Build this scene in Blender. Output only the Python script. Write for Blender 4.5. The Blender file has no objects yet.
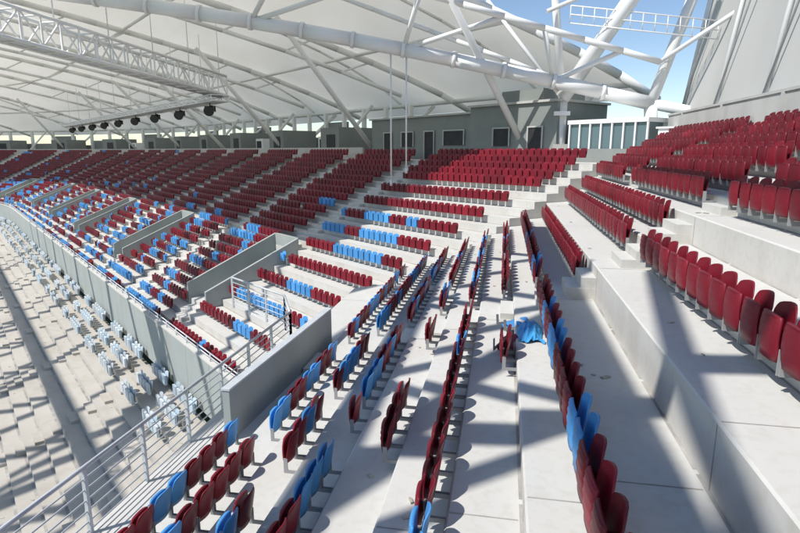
import bpy, math, random
import numpy as np
random.seed(11); rs=np.random.RandomState(7)
S=bpy.context.scene
# ---------------------------------------------------------------- materials
def newmat(name):
    m=bpy.data.materials.new(name); m.use_nodes=True
    nt=m.node_tree; b=nt.nodes["Principled BSDF"]; return m,nt,b
def noisy(name,c1,c2,scale=1.5,rough=.85,bump=.0,metal=0,fine=None,fdark=.88,streak=0):
    m,nt,b=newmat(name); N=nt.nodes; L=nt.links
    tc=N.new("ShaderNodeTexCoord")
    n=N.new("ShaderNodeTexNoise"); n.inputs["Scale"].default_value=scale; n.inputs["Detail"].default_value=8; n.inputs["Roughness"].default_value=.65
    L.new(tc.outputs["Object"],n.inputs["Vector"])
    r=N.new("ShaderNodeValToRGB"); r.color_ramp.elements[0].position=.3; r.color_ramp.elements[1].position=.7
    r.color_ramp.elements[0].color=(*c1,1); r.color_ramp.elements[1].color=(*c2,1)
    L.new(n.outputs["Fac"],r.inputs["Fac"]); out=r.outputs["Color"]
    def mul(out,col,link=None):
        mx=N.new("ShaderNodeMix"); mx.data_type='RGBA'; mx.blend_type='MULTIPLY'; mx.inputs[0].default_value=1
        if link: L.new(link,mx.inputs[0])
        L.new(out,mx.inputs[6]); L.new(col,mx.inputs[7]); return mx.outputs[2]
    if fine:
        n2=N.new("ShaderNodeTexNoise"); n2.inputs["Scale"].default_value=fine; n2.inputs["Detail"].default_value=6
        L.new(tc.outputs["Object"],n2.inputs["Vector"])
        r2=N.new("ShaderNodeValToRGB"); r2.color_ramp.elements[0].position=.34;r2.color_ramp.elements[1].position=.5
        r2.color_ramp.elements[0].color=(fdark,fdark*.985,fdark*.96,1); r2.color_ramp.elements[1].color=(1,1,1,1)
        L.new(n2.outputs["Fac"],r2.inputs["Fac"]); out=mul(out,r2.outputs["Color"])
    if streak:
        mp=N.new("ShaderNodeMapping"); mp.inputs["Scale"].default_value=(1.1,1.1,.25); L.new(tc.outputs["Object"],mp.inputs["Vector"])
        n3=N.new("ShaderNodeTexNoise"); n3.inputs["Scale"].default_value=1.; n3.inputs["Detail"].default_value=7; L.new(mp.outputs[0],n3.inputs["Vector"])
        r3=N.new("ShaderNodeValToRGB"); r3.color_ramp.elements[0].position=.45;r3.color_ramp.elements[1].position=.72
        d=1-streak; r3.color_ramp.elements[0].color=(1,1,1,1); r3.color_ramp.elements[1].color=(d,d*.98,d*.95,1)
        L.new(n3.outputs["Fac"],r3.inputs["Fac"])
        g=N.new("ShaderNodeNewGeometry"); sx=N.new("ShaderNodeSeparateXYZ"); L.new(g.outputs["Normal"],sx.inputs[0])
        ab=N.new("ShaderNodeMath"); ab.operation='ABSOLUTE'; L.new(sx.outputs[2],ab.inputs[0])
        iv=N.new("ShaderNodeMath"); iv.operation='SUBTRACT'; iv.inputs[0].default_value=1; L.new(ab.outputs[0],iv.inputs[1]); iv.use_clamp=True
        out=mul(out,r3.outputs["Color"],link=iv.outputs[0])
    L.new(out,b.inputs["Base Color"])
    b.inputs["Roughness"].default_value=rough; b.inputs["Metallic"].default_value=metal
    if bump:
        bp=N.new("ShaderNodeBump"); bp.inputs["Strength"].default_value=bump; bp.inputs["Distance"].default_value=.02
        L.new(n.outputs["Fac"],bp.inputs["Height"]); L.new(bp.outputs[0],b.inputs["Normal"])
    return m
M_conc=noisy("concrete",(.53,.52,.485),(.59,.58,.55),.35,.9,.05,fine=8.,fdark=.95,streak=.12)
M_conc2=noisy("concrete_bare",(.42,.39,.345),(.50,.47,.42),.22,.9,.1,fine=.9,fdark=.92)
M_dirt=noisy("dirty_joint",(.22,.21,.19),(.48,.46,.43),1.3,.95)
M_panel=noisy("panel_paint",(.32,.35,.335),(.36,.385,.37),.8,.7,streak=.06)
M_build=noisy("render_grey",(.21,.23,.22),(.25,.27,.255),.6,.8)
M_wall=noisy("top_wall_concrete",(.44,.44,.42),(.50,.50,.48),.8,.9,.1,streak=.12)
M_white=noisy("white_painted_steel",(.78,.78,.76),(.84,.84,.83),.6,.4)
M_steel=noisy("galvanised_steel",(.5,.53,.55),(.62,.65,.67),3,.45,metal=.15)
M_rib=noisy("grey_rib_steel",(.40,.41,.41),(.48,.49,.49),2,.5)
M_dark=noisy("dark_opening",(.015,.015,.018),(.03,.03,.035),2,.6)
M_black=noisy("black_housing",(.02,.02,.02),(.04,.04,.04),2,.5)
M_ground=noisy("grass_ground",(.05,.08,.03),(.10,.12,.05),.05,1)
M_deb=noisy("litter",(.25,.2,.15),(.6,.58,.5),3,.9)
M_bag=noisy("blue_sheet_plastic",(.03,.25,.58),(.08,.40,.72),3,.5)
M_glass,nt,b=newmat("window_glass"); b.inputs["Base Color"].default_value=(.10,.16,.18,1); b.inputs["Roughness"].default_value=.12
def membrane(name,c,tr):
    m,nt,b=newmat(name); N=nt.nodes; L=nt.links
    tc=N.new("ShaderNodeTexCoord"); n=N.new("ShaderNodeTexNoise"); n.inputs["Scale"].default_value=.25; n.inputs["Detail"].default_value=6
    L.new(tc.outputs["Object"],n.inputs["Vector"])
    r=N.new("ShaderNodeValToRGB"); r.color_ramp.elements[0].position=.3; r.color_ramp.elements[1].position=.7
    r.color_ramp.elements[0].color=(c[0]*.92,c[1]*.91,c[2]*.88,1); r.color_ramp.elements[1].color=(*c,1)
    L.new(n.outputs["Fac"],r.inputs["Fac"])
    t=N.new("ShaderNodeBsdfTranslucent"); d=N.new("ShaderNodeBsdfDiffuse")
    L.new(r.outputs[0],t.inputs[0]); L.new(r.outputs[0],d.inputs[0])
    mx=N.new("ShaderNodeMixShader"); mx.inputs[0].default_value=tr
    L.new(d.outputs[0],mx.inputs[1]); L.new(t.outputs[0],mx.inputs[2]); L.new(mx.outputs[0],N["Material Output"].inputs[0])
    return m
M_memb=membrane("roof_membrane",(.88,.84,.74),.5)
M_memb2=membrane("wall_membrane",(.66,.65,.62),.35)
M_seat,nt,b=newmat("seat_plastic")
a=nt.nodes.new("ShaderNodeAttribute"); a.attribute_name="Col"; nt.links.new(a.outputs["Color"],b.inputs["Base Color"])
b.inputs["Roughness"].default_value=.42; b.inputs["Specular IOR Level"].default_value=.35

# ---------------------------------------------------------------- mesh helpers
class MB:
    def __init__(s): s.v=[]; s.f=[]; s.m=[]; s.sm=[]
    def quad(s,a,b,c,d,m=0):
        i=len(s.v); s.v+= [a,b,c,d]; s.f.append((i,i+1,i+2,i+3)); s.m.append(m); s.sm.append(False)
    def prism(s,foot,z0,z1,m=0):
        n=len(foot); z0=[z0]*n if not hasattr(z0,'__len__') else z0; z1=[z1]*n if not hasattr(z1,'__len__') else z1
        i=len(s.v)
        s.v+=[(p[0],p[1],z) for p,z in zip(foot,z0)]+[(p[0],p[1],z) for p,z in zip(foot,z1)]
        s.f.append(tuple(range(i+n-1,i-1,-1))); s.f.append(tuple(range(i+n,i+2*n)))
        for k in range(n):
            l=(k+1)%n; s.f.append((i+k,i+l,i+n+l,i+n+k))
        s.m+=[m]*(n+2); s.sm+=[False]*(n+2)
    def box(s,x0,x1,y0,y1,z0,z1,m=0): s.prism([(x0,y0),(x1,y0),(x1,y1),(x0,y1)],z0,z1,m)
    def tube(s,a,b,r,m=0,n=10,r2=None):
        a=np.array(a,float); b=np.array(b,float); d=b-a; L=np.linalg.norm(d)
        if L<1e-6: return
        d/=L; u=np.cross(d,(0,0,1));
        if np.linalg.norm(u)<1e-3: u=np.array((1.,0,0))
        u/=np.linalg.norm(u); w=np.cross(d,u); i=len(s.v); r2=r if r2 is None else r2
        for P,R in((a,r),(b,r2)):
            for k in range(n):
                t=2*math.pi*k/n; s.v.append(tuple(P+R*(math.cos(t)*u+math.sin(t)*w)))
        for k in range(n):
            l=(k+1)%n; s.f.append((i+k,i+l,i+n+l,i+n+k)); s.m.append(m); s.sm.append(n>5)
        s.f.append(tuple(range(i+n-1,i-1,-1))); s.f.append(tuple(range(i+n,i+2*n))); s.m+=[m,m]; s.sm+=[False,False]
    def pipe(s,pts,r,m=0,n=10):
        for a,b in zip(pts[:-1],pts[1:]): s.tube(a,b,r,m,n)
    def obj(s,name,mats,parent=None):
        me=bpy.data.meshes.new(name); me.from_pydata([tuple(map(float,p)) for p in s.v],[],s.f)
        for m in mats: me.materials.append(m)
        me.polygons.foreach_set("material_index",s.m); me.polygons.foreach_set("use_smooth",s.sm); me.update()
        o=bpy.data.objects.new(name,me); S.collection.objects.link(o)
        if parent: o.parent=parent
        return o

# ---------------------------------------------------------------- site geometry (origin = eye height)
N2=np.array((.648,.762)); D2=np.array((-.762,.648)); T0=105.; RC=62.
def pos(s,t):
    if t<=T0: p=N2*s+D2*t; return float(p[0]),float(p[1])
    ph=(t-T0)/RC; C=D2*T0-N2*RC
    n=N2*math.cos(ph)+D2*math.sin(ph); p=C+n*(RC+s); return float(p[0]),float(p[1])
def ang(t):
    base=math.atan2(N2[1],N2[0]); return base+(max(0,t-T0)/RC)
def P3(s,t,z): x,y=pos(s,t); return (x,y,z)
def tmit(s): return 21.42-.163*s
def ymit(x): return 27.765+.85*x
TMAX=190.
AY0,AY1=13.2,14.4
tr1=[(-6.2,-4.75,-5.82)]+[(.35-.85*n,1.2-.85*n,-(3.72+.3*n)) for n in range(6,-1,-1)]
tr1+=[(1.2,2.19,-3.42),(2.19,3.35,-2.65),(3.35,4.15,-2.05)]+[(4.15+.85*k,5.0+.85*k,-1.4+.36*k) for k in range(6)]
mb=MB(); Y0=-14
for i,(x0,x1,z) in enumerate(tr1):
    ys=[Y0+2.5*k for k in range(40) if Y0+2.5*k<ymit(x0)-2]
    ys_=ys+[None]
    for a,b in zip(ys_[:-1],ys_[1:]):
        yb0,yb1=(b,b) if b is not None else (ymit(x0),ymit(x1))
        zl=tr1[i-1][2] if i else -13.5
        c=.025
        mb.quad((x0+c,a,z),(x1,a,z),(x1,yb1,z),(x0+c,yb0,z))
        mb.quad((x0,a,z-c),(x0+c,a,z),(x0+c,yb0,z),(x0,yb0,z-c))
        mb.quad((x0,a,zl),(x0,a,z-c),(x0,yb0,z-c),(x0,yb0,zl))
        mb.quad((x1-.04,a,z+.004),(x1-.001,a,z+.004),(x1-.001,yb1-.1,z+.004),(x1-.04,yb0-.1,z+.004),1)
    for k in range(6):
        y=-10+7.5*k+.6
        if y<ymit(x0)-1:
            mb.quad((x0+.03,y,z+.005),(x1-.06,y,z+.005),(x1-.06,y+.018,z+.005),(x0+.03,y+.018,z+.005),1)
            mb.quad((x0-.004,y,zl),(x0-.004,y,z-.03),(x0-.004,y+.018,z-.03),(x0-.004,y+.018,zl),1)
    mb.quad((x0,ymit(x0),-13),(x0,ymit(x0),z),(x1,ymit(x1),z),(x1,ymit(x1),-13))
mb.obj("concrete_terrace",[M_conc,M_dirt])
mb=MB()
for i in range(1,len(tr1)):
    x0,x1,z=tr1[i]; zl=tr1[i-1][2]; r=z-zl; n=1 if r<.45 else 2
    for k in range(n):
        h=r*(k+1)/(n+1); w=.32*(n-k)
        mb.box(x0-w,x0,AY0+.01*k,AY1-.01*k,zl-.01,zl+h)
mb.obj("aisle_steps",[M_conc])

NR=25; WD=.8; RS=.37; SF=8.0
def zrow(i): return -(9.6-RS*i)
voms=[31+18*k for k in range(9)]; aisles=[31+9*k for k in range(18)]
VW=1.35
def invom(i,t): return 4<=i<=9 and any(abs(t-v)<VW-1e-4 for v in voms)
mb=MB()
tt=set(np.arange(26,TMAX,3.).tolist())
for v in voms: tt|={v-VW,v+VW}
tt=sorted(tt); tt=[t for k,t in enumerate(tt) if k==0 or t-tt[k-1]>.01]
for i in range(NR):
    s0=SF+WD*i; s1=s0+WD; z=zrow(i); zl=zrow(i-1) if i else -11
    if i==NR-1: s1=31.2
    e0=tmit(s0)+.03; e1=tmit(s1)+.03
    ta=[(e0,e1)]+[(t,t) for t in tt]
    for (a0,a1),(b0,b1) in zip(ta[:-1],ta[1:]):
        tm=(a0+b0)/2
        if invom(i,tm): continue
        mb.quad(P3(s0,a0,z),P3(s0,b0,z),P3(s1,b1,z),P3(s1,a1,z))
        mb.quad(P3(s1-.06,a1+.03,z+.005),P3(s1-.06,b1,z+.005),P3(s1-.001,b1,z+.005),P3(s1-.001,a1+.03,z+.005),1)
        lo=zl if not invom(i-1,tm) else zl-2.6
        mb.quad(P3(s0,a0,lo),P3(s0,a0,z),P3(s0,b0,z),P3(s0,b0,lo))
    mb.quad(P3(s0,e0,-13),P3(s0,e0,z),P3(s1,e1,z),P3(s1,e1,-13))
mb.obj("concrete_terrace",[M_conc,M_dirt])
mb=MB()
for a in aisles:
    for i in range(1,NR):
        if invom(i,a) or invom(i-1,a): continue
        s0=SF+WD*i
        if a>TMAX-2: continue
        ps=[pos(s0-.4,a-.65),pos(s0-.4,a+.65),pos(s0,a+.65),pos(s0,a-.65)]
        mb.prism(ps,zrow(i-1)-.01,zrow(i-1)+RS/2)
mb.obj("aisle_steps",[M_conc])
for v in voms:
    if v>TMAX-4: continue
    mb=MB(); sa=SF+WD*4; sb=SF+WD*10
    for tA,tB in((v-VW-.18,v-VW),(v+VW,v+VW+.18)):
        ps=[pos(sa-.9,tA),pos(sb+.1,tA),pos(sb+.1,tB),pos(sa-.9,tB)]
        za=zrow(3)+.9; zb=zrow(9)+1.1
        mb.prism(ps,-12.3,[za,zb,zb,za])
    ps=[pos(sb+.02,v-VW),pos(sb+.2,v-VW),pos(sb+.2,v+VW),pos(sb+.02,v+VW)]
    mb.prism(ps,zrow(9)-.2,zrow(9)+1.1)
    ps=[pos(sa,v-VW),pos(sb+2,v-VW),pos(sb+2,v+VW),pos(sa,v+VW)]
    mb.prism(ps,-12.2,zrow(3),1)
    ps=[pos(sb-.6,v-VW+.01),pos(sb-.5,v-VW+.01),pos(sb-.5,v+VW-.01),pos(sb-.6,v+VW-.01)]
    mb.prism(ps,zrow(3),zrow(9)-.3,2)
    mb.obj("vomitory_walls",[M_panel,M_conc,M_dark])
mb=MB(); ts=np.arange(19.6,TMAX,3.0)
for a,b in zip(ts[:-1],ts[1:]):
    mb.prism([pos(7.8,a),pos(7.98,a),pos(7.98,b-.02),pos(7.8,b-.02)],-11.6,-8.95)
    mb.prism([pos(7.76,a),pos(8.02,a),pos(8.02,b),pos(7.76,b)],-8.95,-8.87,1)
    for z in(-8.5,-8.68): mb.tube(P3(7.9,a,z),P3(7.9,b,z),.03,2,6)
    mb.tube(P3(7.9,a,-8.9),P3(7.9,a,-8.5),.03,2,6); mb.tube(P3(7.9,a+1.5,-8.9),P3(7.9,a+1.5,-8.5),.03,2,6)
mb.obj("parapet_wall",[M_panel,M_conc,M_steel])
# lower tier
mb=MB(); NL=34
tl=[-25,-10,0,10,20,30,45,60,75,90,105]+list(np.arange(109,TMAX,4.))
def zlow(j): return -12.0-.30*j
for j in range(NL):
    s1=7.8-.8*j; s0=s1-.8; z=zlow(j)
    for a,b in zip(tl[:-1],tl[1:]):
        mb.quad(P3(s0,a,z),P3(s0,b,z),P3(s1,b,z),P3(s1,a,z))
        mb.quad(P3(s1-.11,a,z+.006),P3(s1-.11,b,z+.006),P3(s1-.001,b,z+.006),P3(s1-.001,a,z+.006),1)
        mb.quad(P3(s0,a,z-.3),P3(s0,a,z),P3(s0,b,z),P3(s0,b,z-.3))
la=[13,22,31,40,49,58,67,76,85,94]
for a in la:
    for j in range(1,NL):
        s1=7.8-.8*j
        mb.prism([pos(s1-.4,a-.6),pos(s1-.4,a+.6),pos(s1,a+.6),pos(s1,a-.6)],zlow(j)-.01,zlow(j)+.15)
mb.obj("lower_concrete_terrace",[M_conc2,M_dirt])
mb=MB(); mb.quad((-3000,-3000,-24),(3000,-3000,-24),(3000,3000,-24),(-3000,3000,-24)); mb.obj("ground",[M_ground])

# ---------------------------------------------------------------- seats
def shell(cols,rows,W,z0,z1,xf,thick,dome=.03,rib=0,tt=.20,pw=3):
    V=[];F=[]
    for side in(0,1):
        for j in range(rows):
            v=math.sin(j/(rows-1)*math.pi/2)
            w=W*(1-tt*max(0,(v-.7)/.3)**pw)*(1-.10*max(0,(.25-v)/.25)**2)
            for i in range(cols):
                u=math.sin((-1+2*i/(cols-1))*math.pi/2*.999)
                x=xf(u,v)+(thick if side else 0)
                if rib and side and abs(u)<.8 and 0<j<rows-1: x+= -rib*(j%2)
                if side: x-= thick*.6*(abs(u)**8)
                V.append((x,u*w,z0+(z1-z0)*v+dome*(1-abs(u)**2.5)*v**3))
    o=cols*rows
    for j in range(rows-1):
        for i in range(cols-1):
            a=j*cols+i; F.append((a,a+cols,a+cols+1,a+1)); F.append((o+a,o+a+1,o+a+cols+1,o+a+cols))
    for j in range(rows-1):
        for i in(0,cols-1):
            a=j*cols+i; b=a+cols; F.append((a,o+a,o+b,b) if i==0 else (b,o+b,o+a,a))
    for i in range(cols-1):
        for j in(0,rows-1):
            a=j*cols+i; F.append((a+1,o+a+1,o+a,a) if j==0 else (a,o+a,o+a+1,a+1))
    return V,F
def boxvf(x0,x1,y0,y1,z0,z1):
    V=[(x,y,z) for z in(z0,z1) for x,y in((x0,y0),(x1,y0),(x1,y1),(x0,y1))]
    return V,[(3,2,1,0),(4,5,6,7),(0,1,5,4),(1,2,6,5),(2,3,7,6),(3,0,4,7)]
def template(parts,sc=1.):
    V=[];F=[];g=[];sm=[]
    for (v,f),grey,smooth in parts:
        o=len(V); V+=v; F+=[tuple(k+o for k in q) for q in f]; g+=[grey]*len(v); sm+=[smooth]*len(f)
    return np.array(V,float)*sc,np.array(F,int),np.array(g,float),np.array(sm,bool)
fb=lambda u,v: -.06-.09*v+.055*u*u
fp=lambda u,v: .015+.01*v+.02*math.sin(v*3.14)-.012*u*u
NEAR=template([(shell(9,9,.236,.31,.80,fb,.022,dome=.045,tt=.26),0,True),(shell(9,12,.214,.27,.725,fp,.05,.01,rib=.013,tt=.12),0,True),
  (boxvf(-.245,.0,-.236,-.218,.15,.21),1,False),(boxvf(-.245,.0,.218,.236,.15,.21),1,False),
  (boxvf(-.04,.03,-.235,-.217,.15,.42),1,False),(boxvf(-.04,.03,.217,.235,.15,.42),1,False)],.93)
FAR=template([(shell(4,4,.225,.34,.82,fb,.03),0,False),(boxvf(.0,.09,-.2,.2,.32,.74),0,False)])
RED=(.195,.009,.021); DRED=(.150,.008,.018); BLUE=(.07,.28,.60); PALE=(.54,.59,.62)
def seat_row(name,places,tmpl,sc=1.):
    if not places: return
    V,F,g,sm=tmpl; n=len(places); nv=len(V); V=V*sc
    allv=np.empty((n,nv,3)); col=np.ones((n,nv,4)); 
    for k,(x,y,z,th,c,tilt) in enumerate(places):
        c_,s_=math.cos(th),math.sin(th); W=V.copy()
        if tilt:
            W=W-np.array((0,0,.1)); ct,st=math.cos(tilt),math.sin(tilt)
            W=np.stack([W[:,0]*ct+W[:,2]*st,W[:,1],-W[:,0]*st+W[:,2]*ct],1)+np.array((0,0,.15))
        allv[k,:,0]=x+W[:,0]*c_-W[:,1]*s_; allv[k,:,1]=y+W[:,0]*s_+W[:,1]*c_; allv[k,:,2]=z+W[:,2]
        j=rs.uniform(.80,1.12)
        if rs.rand()<.06: j*=1.2
        cc=np.array(c)*j
        col[k,:,:3]=np.where(g[:,None]>.5,np.array((.30,.30,.30))[None],cc[None])
    me=bpy.data.meshes.new(name)
    me.vertices.add(n*nv); me.vertices.foreach_set("co",allv.ravel())
    nf=len(F); loops=(F[None]+ (np.arange(n)*nv)[:,None,None]).ravel()
    me.loops.add(n*nf*4); me.loops.foreach_set("vertex_index",loops.astype(np.int32))
    me.polygons.add(n*nf); me.polygons.foreach_set("loop_start",(np.arange(n*nf)*4).astype(np.int32))
    me.polygons.foreach_set("use_smooth",np.tile(sm,n)); me.update(calc_edges=True)
    ca=me.color_attributes.new("Col",'FLOAT_COLOR','POINT'); ca.data.foreach_set("color",col.ravel())
    me.materials.append(M_seat); me.validate()
    o=bpy.data.objects.new(name,me); S.collection.objects.link(o)
def colseq(n,pb,red=RED):
    out=[]; 
    while len(out)<n:
        if pb>=.3: out+=[red]*random.randint(2,5)+[BLUE]*random.randint(1,int(1.5+pb*5))
        elif pb>0: out+=[red]*random.randint(4,14)+[BLUE]*random.randint(1,3)
        else: out+=[red]*8
    k=random.randint(0,3); return (out[k:]+out)[:n]
PITCH=.5
def row1(x1,z,spans,pb,gap=0.,red=RED,pitch=.455,sc=1.,blues=None):
    pl=[]; x=x1-.235*sc
    for a,b in spans:
        n=int((b-a)/pitch); cs=colseq(n,pb,red); skip=0
        if blues is not None: cs=[BLUE if k in blues else RED for k in range(n)]
        for k in range(n):
            if skip>0: skip-=1; continue
            if gap and random.random()<gap: skip=random.randint(0,3)
            y=a+pitch*(k+.5)
            if AY0-.15<y<AY1+.15: continue
            rr=cs[k]
            if rr==RED and random.random()<.3: rr=DRED
            pl.append((x+random.uniform(-.01,.01),y+random.uniform(-.008,.008),z,math.pi+random.uniform(-.04,.04),rr,0))
    seat_row("seat_row",pl,NEAR,sc)
for n in range(8):
    x1=1.2-.85*n; z=-(3.72+.3*n); ye=ymit(x1)-1.1
    if n==0: row1(x1,z+.04,[(0,ye)],.10,0,pitch=.5,sc=1.17,blues={11,12,17,18,21,30,31,40})
    elif n==1: row1(x1,z,[(9.6,10.6),(14.6,ye)],.02,.02)
    elif n==2: row1(x1,z,[(0,ye)],.14,.01,sc=1.03,pitch=.47)
    elif n==3: row1(x1,z,[(7.2,9.4),(12.0,17),(17.6,ye)],.1,.03)
    elif n==4: row1(x1,z,[(0,7.6),(8.5,ye)],.3,.03)
    elif n==5: row1(x1,z,[(0,6.6),(7.6,ye)],.35,.05)
    elif n==6: row1(x1,z,[(0,8.2),(9,ye)],.35,.04)
    else: row1(x1,z,[(2,9.3)],.35,.04)
row1(2.19,-3.42,[(14.5,ymit(2)-1.2)],0,0,sc=1.1,pitch=.5)
row1(3.35,-2.60,[(1,ymit(3)-1.2)],0,0,sc=1.2,pitch=.54)
row1(4.15,-2.05,[(14.4,ymit(4)-1.3)],0,0,sc=1.1,pitch=.5)
for k in range(6):
    x1=5.0+.85*k; row1(x1,-1.4+.36*k,[(3,22.6),(23.8,ymit(x1)-1.3)],0,0,red=DRED if k%2 else RED,sc=1.15,pitch=.52)
def row2(i,spans,pbf,skipf=.01):
    pl=[]; s=SF+WD*(i+1)-.30; z=zrow(i)
    for a,b in spans:
        t=a; run=0; c=RED
        while t<b:
            if run<=0: c=BLUE if random.random()<pbf(i,t) else (RED if random.random()<.6 else DRED); run=random.randint(1,5)
            run-=1
            dt=PITCH*(1 if t<=T0 else RC/(RC+s))
            near=min(abs(t-q) for q in aisles)<1.1
            vm=i in range(3,11) and min(abs(t-q) for q in voms)<VW+.45
            if not near and not vm and random.random()>skipf:
                x,y=pos(s,t); pl.append((x,y,z,ang(t)+math.pi+random.uniform(-.03,.03),c,0))
            t+=dt
    seat_row("seat_row",pl,FAR)
def pb(i,t):
    if t<30: return .42 if i<16 else .0
    return .6 if i<2 else (.45 if i<6 else (.25 if i<10 else (.10 if i<14 else .01)))
for i in range(NR):
    s=SF+WD*i; e=tmit(s)+1.0
    if i<20 and i%2==1: sp=[(30,TMAX-3)]
    else: sp=[(e+(0 if i>=20 else .6),TMAX-3)]
    row2(i,sp,pb,.02 if i<10 else .005)
for j in (0,1,2):
    pl=[]; t=24
    while t<150:
        if (int(t/.58)%8)<(6 if j<2 else 5) and min(abs(t-q) for q in la)>.9:
            x,y=pos(7.8-.8*j-.35,t); pl.append((x,y,zlow(j),ang(t)+math.pi,PALE if random.random()<.7 else (.44,.54,.61),0))
        t+=.58
    seat_row("covered_seat_row",pl,FAR,1.2)
seat_row("loose_seats",[(.0,12.1,-4.02,.4,BLUE,1.5),(.1,10.5,-4.02,1.2,RED,1.5)],NEAR)
# crumpled blue plastic sheet
mb=MB(); nx,ny=12,12; gx=[]
for i in range(nx):
    for j in range(ny):
        u=i/(nx-1)*2-1; v=j/(ny-1)*2-1
        gx.append((.64+.25*u+.02*math.sin(5*v),11.3+.6*v+.06*math.sin(4*u),-3.72+.01+.17*max(0,1-u*u-v*v*.8)+random.uniform(0,.07)))
mb.v=gx
for i in range(nx-1):
    for j in range(ny-1):
        a_=i*ny+j; mb.f.append((a_,a_+ny,a_+ny+1,a_+1)); mb.m.append(0); mb.sm.append(False)
mb.obj("plastic_sheet",[M_bag])
mb=MB()
def scrap(x,y,z):
    a=random.uniform(0,3.14); w=random.uniform(.01,.04); l=random.uniform(.02,.08); c,s_=math.cos(a),math.sin(a)
    mb.prism([(x+c*p*w-s_*q*l,y+s_*p*w+c*q*l) for p,q in((-1,-1),(1,-.8),(.8,1),(-1,.9))],z+.006,z+random.uniform(.012,.03))
for k in range(60):
    i=random.randrange(len(tr1)); x0,x1,z=tr1[i]
    scrap(random.uniform(x0+.1,x1-.35),random.uniform(2,ymit(x0)-1),z)
for k in range(160):
    j=random.randint(0,25); t=random.uniform(16,90); x,y=pos(7.8-.8*j-random.uniform(.2,.6),t); scrap(x,y,zlow(j)); 
mb.obj("litter",[M_deb])

# ---------------------------------------------------------------- railings, panels
mb=MB(); path=[(-6.1,-6.),(-6.1,15.),(-7.0,16.8),(-10.0,19.0)]
for (xa,ya_),(xb,yb_) in zip(path[:-1],path[1:]):
    L=math.hypot(xb-xa,yb_-ya_); n=max(1,int(round(L/1.4)))
    for q in range(n+1):
        f=q/n; x=xa+(xb-xa)*f; y=ya_+(yb_-ya_)*f
        mb.box(x-.03,x+.03,y-.03,y+.03,-5.9,-4.72)
    for z,r in((-4.70,.035),(-4.88,.014),(-5.06,.014),(-5.24,.014),(-5.42,.014),(-5.6,.014),(-5.75,.014)):
        mb.tube((xa,ya_,z),(xb,yb_,z),r,0,6)
mb.obj("metal_railing",[M_steel])
mb=MB(); mb.prism([(-5.42,9.6),(-5.27,9.6),(-5.02,15.6),(-5.17,15.6)],-5.83,-4.72)
mb.prism([(-5.44,9.58),(-5.25,9.58),(-5.0,15.62),(-5.19,15.62)],-4.72,-4.68,1)
mb.obj("panel_wall",[M_panel,M_steel])
mb=MB(); mb.prism([(9.25,-14),(9.5,-14),(9.5,36.0),(9.25,35.6)],-3,1.95); 
for k in range(9):
    y=-12+5.6*k; mb.box(9.2,9.25,y,y+.25,.3,1.95)
mb.prism([(9.2,-14),(9.55,-14),(9.55,36.05),(9.2,35.6)],1.95,2.05)
mb.obj("top_wall",[M_wall])

# ---------------------------------------------------------------- back buildings
zf=zrow(NR-1)
mb=MB()
def bprism(s0,s1,t0,t1,z0,z1,m=0): mb.prism([pos(s0,t0),pos(s1,t0),pos(s1,t1),pos(s0,t1)],z0,z1,m)
bprism(31.2,37,22.3,30,zf-.5,3.1); bprism(31.6,37,30,43,zf-.5,2.7); bprism(31.0,37.1,22.1,30.1,3.1,3.25,1); bprism(31.4,37.1,30.1,43.2,2.7,2.85,1)
bprism(31.2,36,23.5,27,3.25,4.0)
for t0,t1,z0,z1,s in((23.4,24.5,zf,1.5,31.2),(26.2,27.6,.3,1.5,31.2),(31,33.2,.4,1.5,31.6),(34.4,35.5,zf,1.5,31.6),(37,38.5,.3,1.5,31.6),(40,41,zf,1.5,31.6)):
    bprism(s-.08,s-.01,t0,t1,z0,z1,2); bprism(s-.14,s-.08,t0-.1,t1+.1,z1,z1+.1,1)
    bprism(s-.14,s-.08,t0-.1,t0,z0,z1,1); bprism(s-.14,s-.08,t1,t1+.1,z0,z1,1)
mb.obj("concourse_building",[M_build,M_wall,M_dark])
mb=MB(); bprism(31.2,34,16.2,21.5,zf-.5,.1,2); bprism(31.2,34,16.2,21.5,1.6,1.85,0); bprism(31.35,33.9,16.3,21.4,.1,1.6,1)
for k in range(8):
    t=16.2+.73*k; bprism(31.22,31.34,t,t+.10,.1,1.6,0)
mb.obj("control_booth",[M_white,M_glass,M_build])
mb=MB(); bprism(31.6,32,9.5,15.8,zf-.5,1.2); bprism(31.5,32.1,9.4,15.9,1.2,1.3); mb.obj("end_wall",[M_white])
mb=MB(); ts=list(np.arange(44,TMAX,4.))
for k,(a,b) in enumerate(zip(ts[:-1],ts[1:])):
    bprism(31.2,31.4,a,b,zf-.3,zf+1.0,0)
    bprism(37.5,37.8,a,b,zf-1,(1.6,2.2,1.2,3.3,1.6)[k%5],1)
    bprism(37.1,37.5,a,a+.4,zf-1,4.4,2)
    bprism(31.4,38,a,b,zf-.4,zf-.02,0)
    if k%3==1: bprism(31.5,36,a+.5,b,zf,2.3,1); bprism(31.44,31.5,a+1.2,b-1.2,zf,1.6,3)
    if k%4==2: bprism(33,34.5,a+1,b-1,zf,1.5,2); bprism(32.9,33,a+1.4,b-1.4,zf+.9,1.2,3)
mb.obj("rear_facade",[M_conc,M_build,M_white,M_dark])

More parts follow.
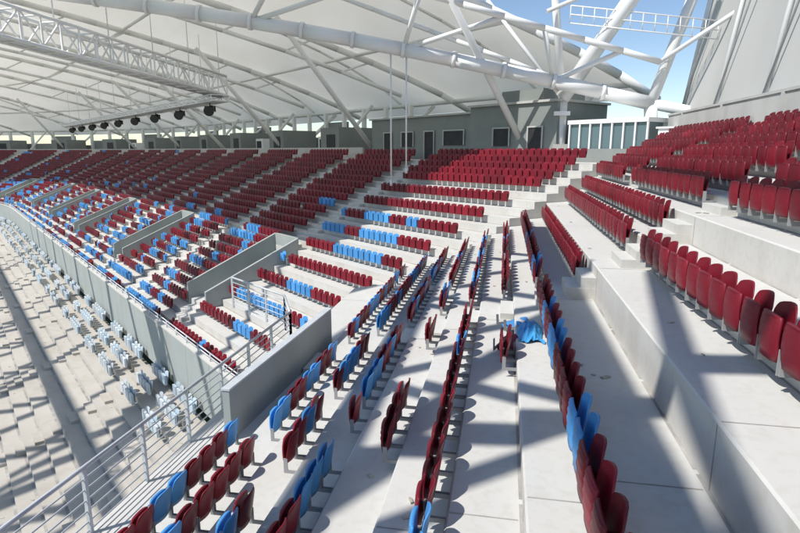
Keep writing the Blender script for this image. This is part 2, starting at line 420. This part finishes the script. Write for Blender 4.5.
# ---------------------------------------------------------------- roof
ss=[2,6,12,18,24,29,33,37,40.5]; zz=[14.6,14.0,13.0,11.7,10.3,8.9,7.4,5.6,3.7]
def zroof(s): return float(np.interp(s,ss,zz))
def tend(s): return float(np.interp(s,[2,12,29,40.5],[30,29.5,26,20.5]))
bay=18.; NB=8
mb=MB(); ns=26; sv=np.linspace(2,40.5,ns); cols=[]
for b_ in range(NB):
    for q in range(12): cols.append(b_+q/12.)
cols.append(NB)
grid=[]
for c in cols:
    colp=[]
    for s in sv:
        t=tend(s)+c*bay; f=c%1
        e=1-abs(2*f-1)**1.3
        lift=2.6*e*math.sin(math.pi*min(1,max(0,(s-2)/38.5)))**.6
        colp.append(P3(s,t,zroof(s)+lift))
    grid.append(colp)
for c in grid: mb.v+=c
for a_ in range(len(grid)-1):
    for k in range(ns-1):
        i0=a_*ns+k; mb.f.append((i0,i0+ns,i0+ns+1,i0+1)); mb.m.append(0); mb.sm.append(True)
mb.obj("membrane_roof",[M_memb])
mb=MB()
for b_ in range(NB):
    pts=[P3(s,tend(s)+b_*bay,zroof(s)-.15) for s in np.linspace(2,40.5,14)]
    mb.pipe(pts,.3,0,10)
    if b_:
        pts2=[P3(s,tend(s)+b_*bay,zroof(s)-2.0) for s in np.linspace(4,34,7)]
        mb.pipe(pts2,.18,0,8)
        for k in range(6): mb.tube(pts2[k],P3(6.5+5*k,tend(6.5+5*k)+b_*bay,zroof(6.5+5*k)-.15),.09,0,6)
    ptsm=[P3(s,tend(s)+(b_+.5)*bay,zroof(s)+2.5*math.sin(math.pi*min(1,max(0,(s-2)/38.5)))**.6) for s in np.linspace(2,40.5,14)]
    mb.pipe(ptsm,.13,0,8)
    t=tend(33)+b_*bay+1.5
    mb.tube(P3(33,t,zf-.1),P3(22,t-1,zroof(22)-.4),.22,0,10); mb.tube(P3(33,t,zf-.1),P3(39,t-1,zroof(39)-.2),.2,0,8)
    if b_: mb.tube(P3(33,t+9,zf-.1),P3(38,t+8,zroof(38)-.2),.18,0,8)
for s,r in((2,.32),(16,.14),(30,.14),(38.5,.2)):
    mb.pipe([P3(s,tend(s)+q*bay/2,zroof(s)-.25) for q in range(NB*2)],r,0,8)
mb.obj("roof_steelwork",[M_white])
mb=MB(); up=np.array((0,0,1.))
A=np.array((-34,30.7,10.2)); B=np.array((8.9,38.6,2.9))
def lerp(f): return A+(B-A)*f
npt=14; main=[lerp(k/npt)+up*.66*math.sin(math.pi*k/npt) for k in range(npt+1)]
mb.pipe(main,.42,0,18)
for k in range(1,npt): mb.tube(main[k]-(B-A)/400,main[k]+(B-A)/400,.49,0,18)
A2=np.array((-24,28,13.5)); Bm=np.array((9.1,38.1,5.3))
sec=[A2+(Bm-A2)*k/npt for k in range(npt+1)]
mb.pipe(sec,.19,0,12)
A3=np.array((-20,33,12.6)); B3=np.array((3.4,38.7,4.4))
ter=[A3+(B3-A3)*k/npt for k in range(npt+1)]; mb.pipe(ter,.14,0,10)
for k in range(3,npt,3):
    mb.tube(main[k],sec[k-1],.15,0,10); mb.tube(main[k],sec[min(npt,k+1)],.15,0,10)
hub=(3.5,38.7,3.3)
mb.tube(hub,(3.5,38.9,-1.5),.36,0,14); 
mb.tube(hub,(9.7,36.9,13.0),.48,0,16); mb.tube(hub,(2.2,37.4,12.5),.24,0,12)
mb.tube((8.9,38.6,2.9),(12.0,39.6,12.5),.33,0,14); mb.tube((8.9,38.6,2.9),(9.3,38.6,-1.5),.4,0,14)
mb.tube((8.9,38.6,2.9),(16,40.,1.5),.34,0,14)
mb.tube((12.0,39.6,12.5),(2.2,37.4,8.3),.13,0,8); mb.tube(hub,(-1.5,39,9.5),.13,0,8)
mb.tube((9.1,38.1,5.3),(13,36,8),.14,0,8)
mb.prism([(3.0,38.1),(4.0,38.1),(4.0,39.2),(3.0,39.2)],2.2,2.45,0)
mb.prism([(3.05,38.2),(3.95,38.2),(3.95,39.1),(3.05,39.1)],-1.2,.4,1)
mb.obj("tubular_roof_truss",[M_white,M_wall])
mb=MB()
c0=np.array((3.6,37.5,7.6)); c1=np.array((12,37.5,6.4))
for dz in(0,.5,1.0): mb.tube(c0+up*dz,c1+up*dz,.04,0,6)
for k in range(13): p=c0+(c1-c0)*k/12; mb.tube(p,p+up,.03,0,6)
mb.obj("truss_walkway",[M_white])
for x,y,zt,zb in((-7.2,35.7,6.2,-1.9),(-6.25,35.9,6.0,-1.1)):
    mb=MB(); mb.tube((x,y,zt),(x,y,zb),.055,0,8); mb.tube((x,y,zb),(x,y,zb-.35),.09,0,8); mb.tube((x,y,zt),(x,y,zt-.3),.1,0,8); mb.obj("hanging_cable",[M_white])

def lattice(mb,A,B,w,h,n,r=.06,r2=.035):
    A=np.array(A,float);B=np.array(B,float); d=(B-A)/np.linalg.norm(B-A); sd=np.cross(d,(0,0,1)); sd/=np.linalg.norm(sd)
    C=[A+sd*w/2,A-sd*w/2,A+sd*w/2+up*h,A-sd*w/2+up*h]
    for c in C: mb.tube(c,c+(B-A),r,0,8)
    mb.prism([tuple((A+sd*w/2.2)[:2]),tuple((A-sd*w/2.2)[:2]),tuple((B-sd*w/2.2)[:2]),tuple((B+sd*w/2.2)[:2])],[A[2]+.02,A[2]+.02,B[2]+.02,B[2]+.02],[A[2]+.06,A[2]+.06,B[2]+.06,B[2]+.06],1)
    for k in range(n+1):
        o=(B-A)*k/n
        for a,b in((0,1),(2,3),(0,2),(1,3)): mb.tube(C[a]+o,C[b]+o,r2,0,5)
        if k<n:
            o2=(B-A)*(k+1)/n
            for a,b in((0,2),(1,3)):
                if k%2: a,b=b,a
                mb.tube(C[a]+o,C[b]+o2,r2,0,5)
mb=MB(); lattice(mb,(-25.5,48.5,4.8),(-27.3,27,6.0),1.4,1.7,16,.11,.06); lattice(mb,(-27.3,27,6.0),(-29,6,7),1.4,1.7,14,.11,.06)
for q in range(6):
    f=q/5; p=np.array((-25.5,48.5,6.3))*(1-f)+np.array((-27.3,27,7.5))*f; mb.tube(p,p+up*6,.04,0,6)
mb.obj("lighting_gantry",[M_white,M_steel])
mb=MB(); G0=np.array((-24.5,46.5,4.2)); G1=np.array((-80,93,4.2)); lattice(mb,G0,G1,1.6,.5,44,.07,.04)
for q in range(9):
    p=G0+(G1-G0)*(q+.5)/9; mb.tube(p+up*.5,p+up*6,.04,0,6)
mb.obj("lighting_gantry",[M_white,M_steel])
for q in range(9):
    p=G0+(G1-G0)*(q*1.0+.3)/9
    mb=MB(); x,y,z=p
    mb.tube((x,y,z),(x,y,z-.35),.05,0,6)
    mb.tube((x+.1,y-.45,z-.75),(x-.1,y+.45,z-.45),.42,0,14,r2=.28); mb.tube((x+.12,y-.52,z-.78),(x+.1,y-.45,z-.75),.46,0,14)
    mb.box(x-.5,x-.44,y-.1,y+.1,z-.8,z-.3); mb.box(x+.44,x+.5,y-.1,y+.1,z-.8,z-.3); mb.box(x-.5,x+.5,y-.1,y+.1,z-.34,z-.28)
    mb.obj("floodlight",[M_black])

# right-hand membrane wall: tensioned panels between ribs
mb=MB(); PB=6.0; ys=np.linspace(-14,40,109); hs=np.linspace(0,1,12)
def wx(h,y): return 11.2+2.0*h+.3*math.sin(math.pi*((y+14)%PB)/PB)*math.sin(math.pi*h)
grid=[[(wx(h,y),y,2.1+13*h) for h in hs] for y in ys]
for c in grid: mb.v+=c
for a_ in range(len(ys)-1):
    for k in range(11):
        i0=a_*12+k; mb.f.append((i0,i0+12,i0+13,i0+1)); mb.m.append(0); mb.sm.append(True)
mb.obj("membrane_wall",[M_memb2])
mb=MB()
for k in range(10):
    y=-14+PB*k
    mb.tube((11.0,y,1.2),(13.0,y,15.2),.11,0,8)
    if k<9: mb.tube((11.02,y+PB,2.2),(12.9,y+PB*.5,14.5),.05,1,6)
for h in(.0,1): mb.tube((10.95+2*h,-14,2.15+13*h),(10.95+2*h,40,2.15+13*h),.09,0,8)
mb.obj("wall_steelwork",[M_white,M_rib])
mb=MB(); mb.quad((9.5,-14,-.5),(18,-14,-.5),(18,40,-.5),(9.5,36,-.5)); mb.obj("rear_floor",[M_conc])

# unseen roof ring truss, added to cast bar shadows on terrace and lower tier
mb=MB()
c1=[(-12.5,-34+6*k,12.) for k in range(9)]; c2=[(-8.8,-31+6*k,14.) for k in range(9)]
mb.pipe(c1,.5,0,12); mb.pipe(c2,.42,0,12)
for k in range(8): mb.tube(c1[k],c2[k],.2,0,8); mb.tube(c2[k],c1[k+1],.2,0,8)
for yy in(-24,-13,-1):
    mb.pipe([(-12.5,yy,12),(0,yy+.5,14.5),(13,yy+1,15)],.32,0,12)
    mb.tube((-6,yy+.2,13.2),(13,yy+8,12),.16,0,8)
mb.pipe([(-3.5,-34,13.8),(-3.5,14,13.8)],.36,0,12)
o1=[P3(-26,-6+6*k,15) for k in range(17)]; o2=[P3(-20,-3+6*k,17) for k in range(17)]
mb.pipe(o1,.6,0,12); mb.pipe(o2,.5,0,12)
for k in range(16): mb.tube(o1[k],o2[k],.3,0,8); mb.tube(o2[k],o1[k+1],.3,0,8)
for k in range(0,16,2): mb.tube(o1[k],P3(-2,-2+6*k,15.5),.38,0,10); mb.tube(o1[k],P3(-2,8+6*k,15.5),.22,0,8)
mb.obj("shadow_ring_truss",[M_white])

# ---------------------------------------------------------------- light, sky, camera
el=math.radians(52); hd=np.array((-.76,-.65)); hd/=np.linalg.norm(hd)
sv_=(hd[0]*math.cos(el),hd[1]*math.cos(el),math.sin(el))
from mathutils import Vector
sun=bpy.data.lights.new("sun",'SUN'); sun.energy=5.0; sun.angle=math.radians(.5); sun.color=(1,.965,.91)
so=bpy.data.objects.new("sun",sun); S.collection.objects.link(so); so.rotation_euler=Vector(sv_).to_track_quat('Z','Y').to_euler()
w=bpy.data.worlds.new("World"); S.world=w; w.use_nodes=True; nt=w.node_tree
sk=nt.nodes.new("ShaderNodeTexSky"); sk.sky_type='NISHITA'; sk.sun_disc=False; sk.sun_elevation=el
sk.sun_rotation=math.atan2(hd[0],hd[1]); sk.air_density=1.0; sk.dust_density=.1; sk.ozone_density=1.8; sk.altitude=600
nt.links.new(sk.outputs[0],nt.nodes["Background"].inputs[0]); nt.nodes["Background"].inputs[1].default_value=.145
cam=bpy.data.cameras.new("camera"); cam.lens=25; cam.sensor_width=36; cam.clip_end=6000; cam.clip_start=.05
co=bpy.data.objects.new("camera",cam); S.collection.objects.link(co); co.location=(0,0,0)
y_=math.radians(10.5); p_=math.radians(11.8)
co.rotation_euler=(math.radians(90)-p_,0,y_)
S.camera=co
S.view_settings.view_transform='Standard'; S.view_settings.look='None'; S.view_settings.exposure=0
